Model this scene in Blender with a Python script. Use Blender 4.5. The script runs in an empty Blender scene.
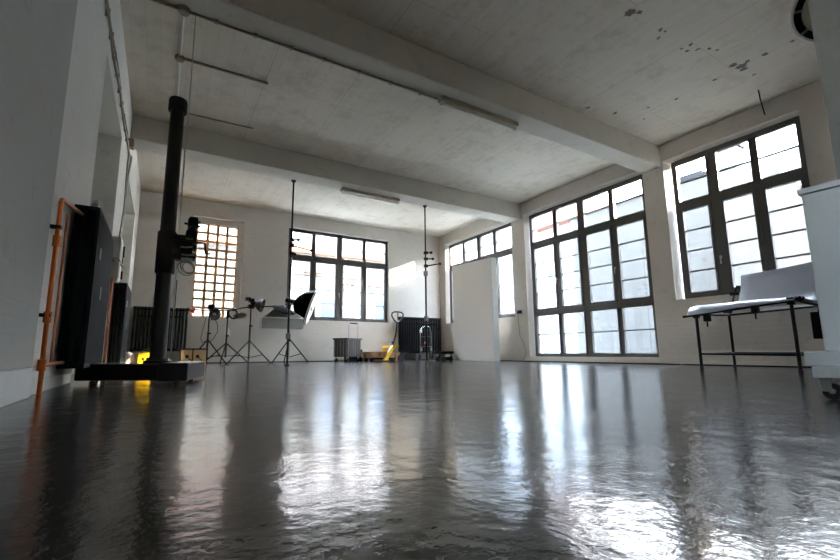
import bpy, bmesh, math, random
from mathutils import Vector, Matrix, Euler
random.seed(7)
PI = math.pi
scene = bpy.context.scene
COL = scene.collection
V = Vector

# ------------------------------------------------------------------ node helpers
def new_mat(name):
    m = bpy.data.materials.new(name); m.use_nodes = True
    nt = m.node_tree; b = nt.nodes['Principled BSDF']
    return m, nt, b
def lin(c):
    return tuple(((x/255)/12.92 if x/255 <= .04045 else ((x/255+.055)/1.055)**2.4) for x in c) + (1,)
def N(nt, kind, **kw):
    n = nt.nodes.new(kind)
    for k, v in kw.items():
        if k in n.inputs: n.inputs[k].default_value = v
        else: setattr(n, k, v)
    return n
def math_node(nt, op, a=None, b=None):
    n = nt.nodes.new('ShaderNodeMath'); n.operation = op
    for i, x in enumerate((a, b)):
        if x is None: continue
        if isinstance(x, (int, float)): n.inputs[i].default_value = x
        else: nt.links.new(x, n.inputs[i])
    return n.outputs[0]
def mixc(nt, fac, a, b):
    n = nt.nodes.new('ShaderNodeMix'); n.data_type = 'RGBA'
    for idx, x in ((0, fac), (6, a), (7, b)):
        if isinstance(x, (int, float)): n.inputs[idx].default_value = x
        elif isinstance(x, tuple): n.inputs[idx].default_value = x
        else: nt.links.new(x, n.inputs[idx])
    return n.outputs[2]
def noise(nt, vec, scale, detail=4, rough=.55):
    n = N(nt, 'ShaderNodeTexNoise', Scale=scale, Detail=detail, Roughness=rough)
    nt.links.new(vec, n.inputs['Vector']); return n.outputs['Fac']
def ramp(nt, fac, stops):
    n = nt.nodes.new('ShaderNodeValToRGB'); e = n.color_ramp.elements
    e[0].position, e[0].color = stops[0][0], stops[0][1]
    e[1].position, e[1].color = stops[1][0], stops[1][1]
    for p, c in stops[2:]:
        q = e.new(p); q.color = c
    nt.links.new(fac, n.inputs[0]); return n.outputs[0]
def bump(nt, b, h, strength, dist, chain=None):
    n = N(nt, 'ShaderNodeBump', Strength=strength, Distance=dist)
    nt.links.new(h, n.inputs['Height'])
    if chain is not None: nt.links.new(chain, n.inputs['Normal'])
    if b is not None: nt.links.new(n.outputs[0], b.inputs['Normal'])
    return n.outputs[0]
W1 = (1, 1, 1, 1); K1 = (0, 0, 0, 1)

def simple(name, rgb, rough=.5, metal=0, var=.12, scale=8, bmp=0, coat=0, spec=.5):
    """paint, plastic, metal: slight mottling in colour and roughness"""
    m, nt, b = new_mat(name)
    tc = nt.nodes.new('ShaderNodeTexCoord')
    f = noise(nt, tc.outputs['Object'], scale)
    c = lin(rgb)
    dk = tuple(x*(1-var) for x in c[:3]) + (1,); lt = tuple(min(1, x*(1+var)) for x in c[:3]) + (1,)
    nt.links.new(mixc(nt, f, dk, lt), b.inputs['Base Color'])
    b.inputs['Metallic'].default_value = metal; b.inputs['Specular IOR Level'].default_value = spec
    nt.links.new(math_node(nt, 'ADD', math_node(nt, 'MULTIPLY', f, .12), rough-.06), b.inputs['Roughness'])
    if coat: b.inputs['Coat Weight'].default_value = coat
    if bmp:
        bump(nt, b, noise(nt, tc.outputs['Object'], scale*8), bmp, .01)
    return m

def plaster(name, rgb, axes, brick=1.0, var=.08, rough=.75, row=.075, bw=.25):
    """thickly painted brickwork: world-anchored courses under many coats of paint"""
    m, nt, b = new_mat(name)
    g = nt.nodes.new('ShaderNodeNewGeometry'); s = nt.nodes.new('ShaderNodeSeparateXYZ')
    nt.links.new(g.outputs['Position'], s.inputs[0])
    cb = nt.nodes.new('ShaderNodeCombineXYZ')
    nt.links.new(s.outputs[axes[0]], cb.inputs[0]); nt.links.new(s.outputs[axes[1]], cb.inputs[1])
    br = N(nt, 'ShaderNodeTexBrick', Scale=1.0)
    br.inputs['Mortar Size'].default_value = .006; br.inputs['Mortar Smooth'].default_value = 1.0
    br.inputs['Brick Width'].default_value = bw; br.inputs['Row Height'].default_value = row
    br.inputs['Color1'].default_value = W1; br.inputs['Color2'].default_value = (.8, .8, .8, 1); br.inputs['Mortar'].default_value = K1
    nt.links.new(cb.outputs[0], br.inputs['Vector'])
    big = noise(nt, g.outputs['Position'], 1.1, 6, .6)
    mid = noise(nt, g.outputs['Position'], 7, 5, .65)
    c = lin(rgb)
    dk = tuple(x*(1-var*2.2) for x in c[:3]) + (1,); lt = tuple(min(1, x*(1+var)) for x in c[:3]) + (1,)
    base = mixc(nt, big, dk, lt)
    dirt = ramp(nt, mid, [(.30, (.72, .70, .66, 1)), (.42, W1)])
    mul = nt.nodes.new('ShaderNodeMix'); mul.data_type = 'RGBA'; mul.blend_type = 'MULTIPLY'; mul.inputs[0].default_value = .5
    nt.links.new(base, mul.inputs[6]); nt.links.new(dirt, mul.inputs[7])
    nt.links.new(mul.outputs[2], b.inputs['Base Color'])
    b.inputs['Roughness'].default_value = rough
    n1 = bump(nt, None, mid, .35, .012)
    bump(nt, b, br.outputs['Color'], .55*brick, .006, n1)
    return m

M = {}
M['wall_x'] = plaster('painted_brick_side', (209, 201, 190), (1, 2), .8)
M['wall_y'] = plaster('painted_brick_back', (211, 204, 195), (0, 2), .8)
M['grey_pillar'] = plaster('grey_painted_pillar', (122, 128, 126), (1, 2), .3)
M['wall_l'] = plaster('painted_brick_left', (224, 223, 216), (1, 2), .8)
M['grey_wall'] = plaster('grey_painted_brick', (172, 174, 168), (1, 2), .28)
M['plinth'] = simple('white_plinth_paint', (214, 218, 218), .55, bmp=.15)
M['beam'] = plaster('painted_concrete_beam', (192, 186, 173), (0, 2), .12, .1)
M['frame'] = simple('anthracite_window_paint', (76, 73, 70), .42, var=.1)
M['black'] = simple('black_metal', (11, 12, 13), .5, spec=.2)
M['blackfab'] = simple('black_fabric', (7, 7, 8), .9, spec=.05)
M['colblack'] = simple('black_enamel', (9, 12, 14), .42, spec=.3)
M['rad'] = simple('dark_green_black_radiator_enamel', (14, 31, 35), .7, spec=.12)
M['rad2'] = simple('worn_dark_radiator_enamel', (22, 27, 27), .7, spec=.15)
M['copper'] = simple('copper_pipe', (196, 106, 52), .35, .85, var=.25, scale=20)
M['copper2'] = simple('dull_copper_pipe', (190, 120, 90), .45, .6, var=.2, scale=20)
M['steel'] = simple('galvanised_steel', (170, 172, 172), .35, .8)
M['chrome'] = simple('chrome', (205, 208, 210), .15, 1.0, var=.05)
M['white'] = simple('white_laminate', (208, 216, 218), .4, var=.03)
M['whitebrd'] = simple('white_board_paint', (196, 188, 178), .6, var=.03, scale=2)
M['acryl'] = simple('translucent_white_acrylic', (205, 212, 226), .3, var=.04)
M['greyplastic'] = simple('grey_plastic', (88, 90, 90), .5)
M['greylight'] = simple('pale_grey_box', (176, 178, 172), .5)
M['yellow'] = simple('yellow_paint', (232, 184, 20), .4)
M['orange'] = simple('orange_red_plastic', (210, 76, 24), .45)
M['wood'] = simple('raw_pallet_wood', (156, 116, 78), .7, var=.3, scale=12)
M['ply'] = simple('pale_plywood', (206, 170, 122), .6, var=.12, scale=10)
M['woodbar'] = simple('varnished_wood_muntin', (182, 128, 66), .45, var=.15)
M['diffuse'] = simple('white_diffuser_cloth', (238, 238, 234), .7, var=.02)
M['silverfab'] = simple('silver_grey_fabric', (150, 150, 146), .55)
M['dish'] = simple('aluminium_dish', (62, 63, 58), .55, .3)
M['rubber'] = simple('rubber', (24, 24, 24), .7)
M['cream'] = simple('cream_lamp_glass', (196, 196, 176), .35)
M['pinkwhite'] = simple('white_plastic_bag', (226, 214, 208), .45, bmp=.5)
M['lampcase'] = simple('aged_lamp_casing', (150, 140, 118), .45)
M['tube'] = simple('lamp_tube_glass', (214, 210, 196), .25)
M['rust'] = simple('painted_conduit_with_rust', (134, 122, 102), .6, var=.5, scale=30)
M['brass'] = simple('brass', (176, 132, 50), .35, .8)
M['green'] = simple('green_level_vial', (90, 130, 60), .4)
M['chalk'] = simple('curtain_white', (225, 225, 222), .8)

# floor: dark sealed screed, glossy and slightly wavy
def floor_mat():
    m, nt, b = new_mat('sealed_dark_screed')
    g = nt.nodes.new('ShaderNodeNewGeometry'); P = g.outputs['Position']
    big = noise(nt, P, .8, 6, .6); mid = noise(nt, P, 5, 6, .7); fine = noise(nt, P, 45, 3, .6)
    c = mixc(nt, big, (.024, .023, .021, 1), (.066, .063, .058, 1))
    wear = ramp(nt, mid, [(.55, K1), (.75, W1)])
    c2 = mixc(nt, math_node(nt, 'MULTIPLY', wear, .35), c, (.14, .137, .13, 1))
    chips = ramp(nt, noise(nt, P, 14, 2, .4), [(.27, W1), (.29, K1)])
    c3 = mixc(nt, math_node(nt, 'MULTIPLY', chips, .8), c2, (.012, .012, .012, 1))
    nt.links.new(c3, b.inputs['Base Color'])
    r = math_node(nt, 'ADD', math_node(nt, 'MULTIPLY', mid, .15), .045)
    nt.links.new(math_node(nt, 'ADD', r, math_node(nt, 'MULTIPLY', big, .06)), b.inputs['Roughness'])
    b.inputs['Specular IOR Level'].default_value = .28
    n1 = bump(nt, None, noise(nt, P, 3.5, 3, .5), .5, .009)
    n2 = bump(nt, None, noise(nt, P, 13, 4, .6), .6, .0034, n1)
    n3 = bump(nt, None, chips, -.8, .002, n2)
    bump(nt, b, fine, .5, .0008, n3)
    return m
M['floor'] = floor_mat()

# ceiling: board-marked painted concrete with rust-brown blotches that have a shape of their own
def ceiling_mat():
    m, nt, b = new_mat('board_marked_ceiling')
    g = nt.nodes.new('ShaderNodeNewGeometry'); P = g.outputs['Position']
    big = noise(nt, P, .7, 6, .6); mid = noise(nt, P, 6, 6, .7)
    c = mixc(nt, big, lin((190, 181, 165)), lin((213, 204, 189)))
    br = N(nt, 'ShaderNodeTexBrick', Scale=1.0)
    br.inputs['Mortar Size'].default_value = .006; br.inputs['Mortar Smooth'].default_value = .4
    br.inputs['Brick Width'].default_value = 2.1; br.inputs['Row Height'].default_value = 1.005
    br.inputs['Color1'].default_value = W1; br.inputs['Color2'].default_value = (.88, .88, .88, 1); br.inputs['Mortar'].default_value = K1
    sx = nt.nodes.new('ShaderNodeSeparateXYZ'); nt.links.new(P, sx.inputs[0]); sw = nt.nodes.new('ShaderNodeCombineXYZ')
    nt.links.new(sx.outputs[1], sw.inputs[0]); nt.links.new(math_node(nt, 'ADD', sx.outputs[0], .06), sw.inputs[1])
    nt.links.new(sw.outputs[0], br.inputs['Vector'])
    bc = ramp(nt, br.outputs['Color'], [(0, (.72, .72, .72, 1)), (.8, W1)])
    mm = nt.nodes.new('ShaderNodeMix'); mm.data_type = 'RGBA'; mm.blend_type = 'MULTIPLY'; mm.inputs[0].default_value = .75
    nt.links.new(c, mm.inputs[6]); nt.links.new(bc, mm.inputs[7]); col = mm.outputs[2]
    b2 = N(nt, 'ShaderNodeTexBrick', Scale=1.0); b2.inputs['Mortar Size'].default_value = .004; b2.inputs['Brick Width'].default_value = 3.1; b2.inputs['Row Height'].default_value = .14
    b2.inputs['Color1'].default_value = W1; b2.inputs['Color2'].default_value = (.9, .9, .9, 1); b2.inputs['Mortar'].default_value = (.7, .7, .7, 1)
    wv = nt.nodes.new('ShaderNodeVectorMath'); wv.operation = 'ADD'; nt.links.new(sw.outputs[0], wv.inputs[0])
    nz = N(nt, 'ShaderNodeTexNoise', Scale=2.0); nt.links.new(P, nz.inputs['Vector']); sc = nt.nodes.new('ShaderNodeVectorMath'); sc.operation = 'SCALE'; sc.inputs['Scale'].default_value = .05
    nt.links.new(nz.outputs['Color'], sc.inputs[0]); nt.links.new(sc.outputs[0], wv.inputs[1]); nt.links.new(wv.outputs[0], b2.inputs['Vector'])
    m2 = nt.nodes.new('ShaderNodeMix'); m2.data_type = 'RGBA'; m2.blend_type = 'MULTIPLY'; m2.inputs[0].default_value = .45
    nt.links.new(col, m2.inputs[6]); nt.links.new(b2.outputs['Color'], m2.inputs[7])
    sm = ramp(nt, noise(nt, P, 3.1, 7, .72), [(.36, (.80, .78, .74, 1)), (.5, W1)])
    m3 = nt.nodes.new('ShaderNodeMix'); m3.data_type = 'RGBA'; m3.blend_type = 'MULTIPLY'; m3.inputs[0].default_value = .8
    nt.links.new(m2.outputs[2], m3.inputs[6]); nt.links.new(sm, m3.inputs[7]); col = m3.outputs[2]
    spots = [(3.98, 2.19, .05), (4.06, 2.14, .03), (5.97, 2.01, .055), (5.86, 2.05, .04), (6.06, 2.02, .035), (5.93, 1.93, .025), (5.96, 1.77, .03), (5.97, 1.52, .018), (5.98, 2.30, .025), (5.99, 2.78, .025), (5.86, 3.10, .02), (5.57, 3.42, .03), (5.1, 3.53, .028), (5.03, 2.13, .022), (5.1, 2.2, .02), (5.18, 2.12, .02), (5.0, 2.22, .016), (4.49, 2.17, .022), (4.6, 2.25, .016), (4.56, 2.16, .014), (5.28, 2.05, .02), (5.4, 2.02, .016), (6.1, 3.3, .018), (6.3, 2.0, .015)]
    acc = None
    wob = math_node(nt, 'MULTIPLY', math_node(nt, 'SUBTRACT', noise(nt, P, 32, 3, .7), .5), .10)
    for x, y, rr in spots:
        d = nt.nodes.new('ShaderNodeVectorMath'); d.operation = 'DISTANCE'
        nt.links.new(P, d.inputs[0]); d.inputs[1].default_value = (x, y, 3.685)
        k = math_node(nt, 'LESS_THAN', math_node(nt, 'ADD', d.outputs['Value'], wob), rr)
        acc = k if acc is None else math_node(nt, 'MAXIMUM', acc, k)
    col = mixc(nt, math_node(nt, 'MULTIPLY', acc, .85), col, lin((62, 50, 42)))
    nt.links.new(col, b.inputs['Base Color']); b.inputs['Roughness'].default_value = .8
    n1 = bump(nt, None, mid, .4, .01)
    bump(nt, b, br.outputs['Color'], .4, .005, n1)
    return m
M['ceiling'] = ceiling_mat()

def glass_mat():
    m = bpy.data.materials.new('window_glass'); m.use_nodes = True; nt = m.node_tree; nt.nodes.clear()
    o = nt.nodes.new('ShaderNodeOutputMaterial'); t = nt.nodes.new('ShaderNodeBsdfTransparent'); gl = nt.nodes.new('ShaderNodeBsdfGlossy')
    t.inputs[0].default_value = (.96, .96, .955, 1); gl.inputs['Roughness'].default_value = .02
    lw = nt.nodes.new('ShaderNodeLayerWeight'); lw.inputs[0].default_value = .5
    fr = nt.nodes.new('ShaderNodeMath'); fr.operation = 'MULTIPLY_ADD'
    nt.links.new(math_node(nt, 'POWER', lw.outputs['Facing'], 5), fr.inputs[0]); fr.inputs[1].default_value = .9; fr.inputs[2].default_value = .04
    mx = nt.nodes.new('ShaderNodeMixShader')
    nt.links.new(fr.outputs[0], mx.inputs[0]); nt.links.new(t.outputs[0], mx.inputs[1]); nt.links.new(gl.outputs[0], mx.inputs[2]); nt.links.new(mx.outputs[0], o.inputs[0])
    return m
M['glass'] = glass_mat()

def ext_wall(name, rgb, brick=True, var=.1, row=.2, bw=.45):
    m, nt, b = new_mat(name)
    g = nt.nodes.new('ShaderNodeNewGeometry'); s = nt.nodes.new('ShaderNodeSeparateXYZ'); nt.links.new(g.outputs['Position'], s.inputs[0])
    cb = nt.nodes.new('ShaderNodeCombineXYZ')
    nt.links.new(math_node(nt, 'ADD', s.outputs[0], s.outputs[1]), cb.inputs[0]); nt.links.new(s.outputs[2], cb.inputs[1])
    f = noise(nt, g.outputs['Position'], 2.2, 6, .7); c = lin(rgb)
    col = mixc(nt, f, tuple(x*(1-2*var) for x in c[:3])+(1,), tuple(min(1, x*(1+var)) for x in c[:3])+(1,))
    if brick:
        br = N(nt, 'ShaderNodeTexBrick', Scale=1.0)
        br.inputs['Mortar Size'].default_value = .012; br.inputs['Brick Width'].default_value = bw; br.inputs['Row Height'].default_value = row
        br.inputs['Color1'].default_value = W1; br.inputs['Color2'].default_value = (.86, .86, .86, 1); br.inputs['Mortar'].default_value = (.6, .6, .6, 1)
        nt.links.new(cb.outputs[0], br.inputs['Vector'])
        mm = nt.nodes.new('ShaderNodeMix'); mm.data_type = 'RGBA'; mm.blend_type = 'MULTIPLY'; mm.inputs[0].default_value = .4
        nt.links.new(col, mm.inputs[6]); nt.links.new(br.outputs['Color'], mm.inputs[7]); col = mm.outputs[2]
    nt.links.new(col, b.inputs['Base Color']); b.inputs['Roughness'].default_value = .85
    bump(nt, b, f, .15, .01)
    return m
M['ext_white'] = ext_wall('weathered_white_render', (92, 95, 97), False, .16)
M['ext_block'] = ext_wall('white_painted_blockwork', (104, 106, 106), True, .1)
M['ext_far'] = ext_wall('pale_facade', (112, 118, 122), False, .05)
M['ext_cream'] = ext_wall('cream_facade', (104, 102, 96), False, .05)
M['slate'] = ext_wall('blue_grey_slate', (32, 36, 45), True, .08, .12, .2)
M['tile'] = ext_wall('orange_clay_tile', (100, 52, 28), True, .1, .15, .2)
M['tile_band'] = ext_wall('salmon_roof_band', (160, 104, 74), True, .08, .15, .2)
M['eave'] = ext_wall('brown_boarded_eave', (52, 38, 34), True, .08, .1, 2)
M['yard'] = ext_wall('pale_yard_paving', (176, 176, 172), True, .08, .3, .5)
M['ext_glass'] = simple('dark_blue_window_pane', (60, 84, 112), .1)

# ------------------------------------------------------------------ geometry helpers
class MB:
    def __init__(self): self.bm = bmesh.new()
    def hexa(self, p):           # p: 8 points, bottom ring 0-3, top ring 4-7
        v = [self.bm.verts.new(q) for q in p]
        for f in ((3, 2, 1, 0), (4, 5, 6, 7), (0, 1, 5, 4), (1, 2, 6, 5), (2, 3, 7, 6), (3, 0, 4, 7)):
            self.bm.faces.new([v[i] for i in f])
        return self
    def box(self, a, b):
        x0, x1 = sorted((a[0], b[0])); y0, y1 = sorted((a[1], b[1])); z0, z1 = sorted((a[2], b[2]))
        return self.hexa([(x0, y0, z0), (x1, y0, z0), (x1, y1, z0), (x0, y1, z0), (x0, y0, z1), (x1, y0, z1), (x1, y1, z1), (x0, y1, z1)])
    def obox(self, c, size, rot=(0, 0, 0)):     # oriented box, centre + size + euler
        R = Euler(rot).to_matrix(); sx, sy, sz = [s/2 for s in size]; c = V(c)
        P = [(-sx, -sy, -sz), (sx, -sy, -sz), (sx, sy, -sz), (-sx, sy, -sz), (-sx, -sy, sz), (sx, -sy, sz), (sx, sy, sz), (-sx, sy, sz)]
        return self.hexa([c + R @ V(q) for q in P])
    def prism(self, pts, axis, a, b):           # pts 2D, extruded along axis from a to b
        def mk(p, t):
            if axis == 0: return (t, p[0], p[1])
            if axis == 1: return (p[0], t, p[1])
            return (p[0], p[1], t)
        A = [self.bm.verts.new(mk(p, a)) for p in pts]; B = [self.bm.verts.new(mk(p, b)) for p in pts]
        n = len(pts); self.bm.faces.new(A[::-1]); self.bm.faces.new(B)
        for i in range(n): self.bm.faces.new((A[i], A[(i+1) % n], B[(i+1) % n], B[i]))
        return self
    def ring(self, c, r, t, u, n):
        return [self.bm.verts.new(c + (t*math.cos(2*PI*i/n) + u*math.sin(2*PI*i/n))*r) for i in range(n)]
    def path(self, pts, r, n=8, closed=False, cap=True):
        pts = [V(p) for p in pts]; rr = r if isinstance(r, (list, tuple)) else [r]*len(pts)
        rings = []; prev = None
        for i, p in enumerate(pts):
            if closed: d = pts[(i+1) % len(pts)] - pts[i-1]
            else: d = pts[min(i+1, len(pts)-1)] - pts[max(i-1, 0)]
            d.normalize()
            if prev is None:
                t = d.orthogonal().normalized()
            else:
                t = prev - d*prev.dot(d)
                t = t.normalized() if t.length > 1e-6 else d.orthogonal().normalized()
            prev = t; rings.append(self.ring(p, rr[i], t, d.cross(t), n))
        m = len(rings)
        for k in range(m if closed else m-1):
            A, B = rings[k], rings[(k+1) % m]
            for i in range(n): self.bm.faces.new((A[i], A[(i+1) % n], B[(i+1) % n], B[i]))
        if cap and not closed:
            self.bm.faces.new(rings[0][::-1]); self.bm.faces.new(rings[-1])
        return self
    def cyl(self, a, b, r, n=16, r2=None):
        return self.path([a, b], [r, r if r2 is None else r2], n)
    def lathe(self, prof, c, axis=(0, 0, 1), n=24, cap=True):   # prof: (radius, height) along axis
        d = V(axis).normalized(); t = d.orthogonal().normalized(); u = d.cross(t); c = V(c)
        R = [self.ring(c + d*h, max(r, 1e-4), t, u, n) for r, h in prof]
        for A, B in zip(R, R[1:]):
            for i in range(n): self.bm.faces.new((A[i], A[(i+1) % n], B[(i+1) % n], B[i]))
        if cap: self.bm.faces.new(R[0][::-1]); self.bm.faces.new(R[-1])
        return self
    def torus(self, c, R, r, axis=(0, 0, 1), n=28, m=8, sx=1, sy=1):
        d = V(axis).normalized(); t = d.orthogonal().normalized(); u = d.cross(t); c = V(c)
        return self.path([c + t*math.cos(2*PI*i/n)*R*sx + u*math.sin(2*PI*i/n)*R*sy for i in range(n)], r, m, closed=True)
    def grid(self, rows):
        g = [[self.bm.verts.new(p) for p in r] for r in rows]
        for a, b in zip(g, g[1:]):
            for i in range(len(a)-1): self.bm.faces.new((a[i], a[i+1], b[i+1], b[i]))
        return self

def arc_pts(c, r, a0, a1, n, plane='xz'):
    out = []
    for i in range(n+1):
        a = a0 + (a1-a0)*i/n; x, y = r*math.cos(a), r*math.sin(a)
        out.append(V(c) + (V((x, 0, y)) if plane == 'xz' else V((x, y, 0)) if plane == 'xy' else V((0, x, y))))
    return out

def obj(name, mb, mat, parent=None, origin=None, bevel=0, smooth=False, kind=None, solid=0):
    """link the collected shape as one mesh object; coordinates are world, stored relative to the thing's origin"""
    if origin is None:
        origin = V((0, 0, 0)); p = parent
        while p is not None: origin = origin + p.location; p = p.parent
    else: origin = V(origin)
    bm = mb.bm
    if bevel:
        bmesh.ops.remove_doubles(bm, verts=bm.verts, dist=1e-5)
        es = [e for e in bm.edges if len(e.link_faces) == 2 and e.calc_face_angle(0) > .6]
        bmesh.ops.bevel(bm, geom=es, offset=bevel, segments=2, affect='EDGES', profile=.6)
    bmesh.ops.recalc_face_normals(bm, faces=bm.faces)
    bmesh.ops.translate(bm, verts=bm.verts, vec=-origin)
    me = bpy.data.meshes.new(name); bm.to_mesh(me); bm.free()
    me.materials.append(mat if not isinstance(mat, str) else M[mat])
    if smooth:
        me.shade_smooth()
        try: me.set_sharp_from_angle(angle=.7)
        except Exception: pass
    o = bpy.data.objects.new(name, me); COL.objects.link(o)
    if parent is None: o.location = origin
    else: o.parent = parent
    if solid:
        md = o.modifiers.new('thickness', 'SOLIDIFY'); md.thickness = solid
    if kind: o['kind'] = kind
    return o
def thing(name, label, cat, loc, group=None):
    o = bpy.data.objects.new(name, None); COL.objects.link(o); o.location = loc; o.empty_display_size = .1
    o['label'] = label; o['category'] = cat
    if group: o['group'] = group
    return o
def tag(o, label, cat, group=None):
    o['label'] = label; o['category'] = cat
    if group: o['group'] = group
    return o
def dup(root, loc, label, rz=0):
    r = root.copy(); COL.objects.link(r); r.location = loc; r.rotation_euler = (0, 0, rz); r['label'] = label
    for ch in list(root.children):
        c = ch.copy(); COL.objects.link(c); c.parent = r
        for g in list(ch.children):
            d = g.copy(); COL.objects.link(d); d.parent = c
    return r
def struct(name, mb, mat, **kw):
    return obj(name, mb, mat, kind='structure', **kw)

def wall(axis, n0, n1, a0, a1, z0, z1, holes):
    """solid wall between planes n0 and n1 (axis 0: x, 1: y), running a0..a1, with rectangular openings (a, a, z, z)"""
    mb = MB(); bm = mb.bm
    A = sorted({a0, a1, *[h[0] for h in holes], *[h[1] for h in holes]}); Z = sorted({z0, z1, *[h[2] for h in holes], *[h[3] for h in holes]})
    cache = {}
    def P(a, n, z):
        k = (round(a, 5), round(n, 5), round(z, 5))
        if k not in cache: cache[k] = bm.verts.new((n, a, z) if axis == 0 else (a, n, z))
        return cache[k]
    def solid(i, j):
        if i < 0 or j < 0 or i >= len(A)-1 or j >= len(Z)-1: return False
        ca, cz = (A[i]+A[i+1])/2, (Z[j]+Z[j+1])/2
        return not any(h[0] < ca < h[1] and h[2] < cz < h[3] for h in holes)
    for i in range(len(A)-1):
        for j in range(len(Z)-1):
            if not solid(i, j): continue
            a, b, c, d = A[i], A[i+1], Z[j], Z[j+1]
            for n in (n0, n1): bm.faces.new((P(a, n, c), P(b, n, c), P(b, n, d), P(a, n, d)))
            for di, dj, q in ((-1, 0, (a, c, a, d)), (1, 0, (b, c, b, d)), (0, -1, (a, c, b, c)), (0, 1, (a, d, b, d))):
                if not solid(i+di, j+dj):
                    bm.faces.new((P(q[0], n0, q[1]), P(q[2], n0, q[3]), P(q[2], n1, q[3]), P(q[0], n1, q[1])))
    return mb

# ------------------------------------------------------------------ the room
XL, XR, YB, YF, ZC = -.58, 7.17, 10.295, -3.0, 3.685
XG, YG = 7.30, 10.43                       # glazing planes
struct('floor', MB().box((XL-.6, YF, -.15), (7.5, YB, 0)), 'floor')
struct('ceiling', MB().box((XL-.6, YF-.3, ZC), (7.5, 10.6, ZC+.25)), 'ceiling')
hB = (4.005, 6.747, .111, 3.348); hC = (1.875, 3.565, 1.035, 3.35); hA = (7.235, 9.912, 1.035, 3.348)
hF = []      # more of the same glazing in the end wall behind the camera position
wr_ = wall(0, XR, 7.5, YF-.3, 10.6, -.15, ZC, [hA, hB, hC])
for v in wr_.bm.verts:                    # splayed reveals on the room side
    if abs(v.co.x-XR) < 1e-4:
        for h in (hA, hB, hC):
            if abs(v.co.y-h[1]) < 1e-3: v.co.y += .085
        if abs(v.co.z-3.348) < .004: v.co.z += .05
struct('wall_right', wr_, 'wall_x')
hb = (2.61, 5.449, 1.026, 3.347); hg = (.47, 1.55, .99, 3.30)
struct('wall_back', wall(1, YB, 10.6, XL-.6, XR, -.15, ZC, [hb, hg]), 'wall_y')
n1_ = (4.20, 5.93, 0, 2.845); n2_ = (6.93, 9.25, .0, 2.83)
hL = (-2.5, -1.4, 1.6, 3.2)              # unseen window opening, added to brighten the near side of the room
struct('wall_left', wall(0, XL, XL-.42, YF, YB, 0, ZC, [n1_, n2_, hL]), 'wall_l')
struct('wall_left_niche', wall(0, XL-.6, XL-.42, YF, YB, 0, ZC, [hL]), 'wall_l')
struct('wall_front', wall(1, YF-.3, YF, XL-.6, XR, -.15, ZC, hF), 'wall_y')
struct('wall_left_grey_bay', MB().box((XL, -.3, .15), (XL+.022, 2.86, ZC)), 'grey_wall', bevel=.006)
struct('baseboard_left', MB().box((XL, YF, 0), (XL+.03, 2.84, .15)), 'plinth', bevel=.005)
struct('wall_pillar', MB().box((4.2, .48, 0), (4.65, .955, ZC)), 'grey_pillar', bevel=.02)
struct('ceiling_beam', MB().box((XL, 3.665, 3.308), (XR, 3.989, ZC)), 'beam', bevel=.018)
struct('ceiling_beam', MB().box((XL, 6.912, 3.308), (XR, 7.311, ZC)), 'beam', bevel=.018)
# plaster casing strip round the small-pane window
cs = MB().box((.47, 10.40, .99), (.56, 10.5, 3.30)).box((1.44, 10.40, .99), (1.55, 10.5, 3.30)).box((.56, 10.40, 3.18), (1.44, 10.5, 3.30)).box((.56, 10.40, .99), (1.44, 10.5, 1.02))
struct('trim_1', cs, 'wall_y')
# thin black strip along the foot of the right and back walls
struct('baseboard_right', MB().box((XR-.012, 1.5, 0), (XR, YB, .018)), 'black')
struct('baseboard_back', MB().box((XL, YB-.012, 0), (XR-.012, YB, .018)), 'black')

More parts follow.
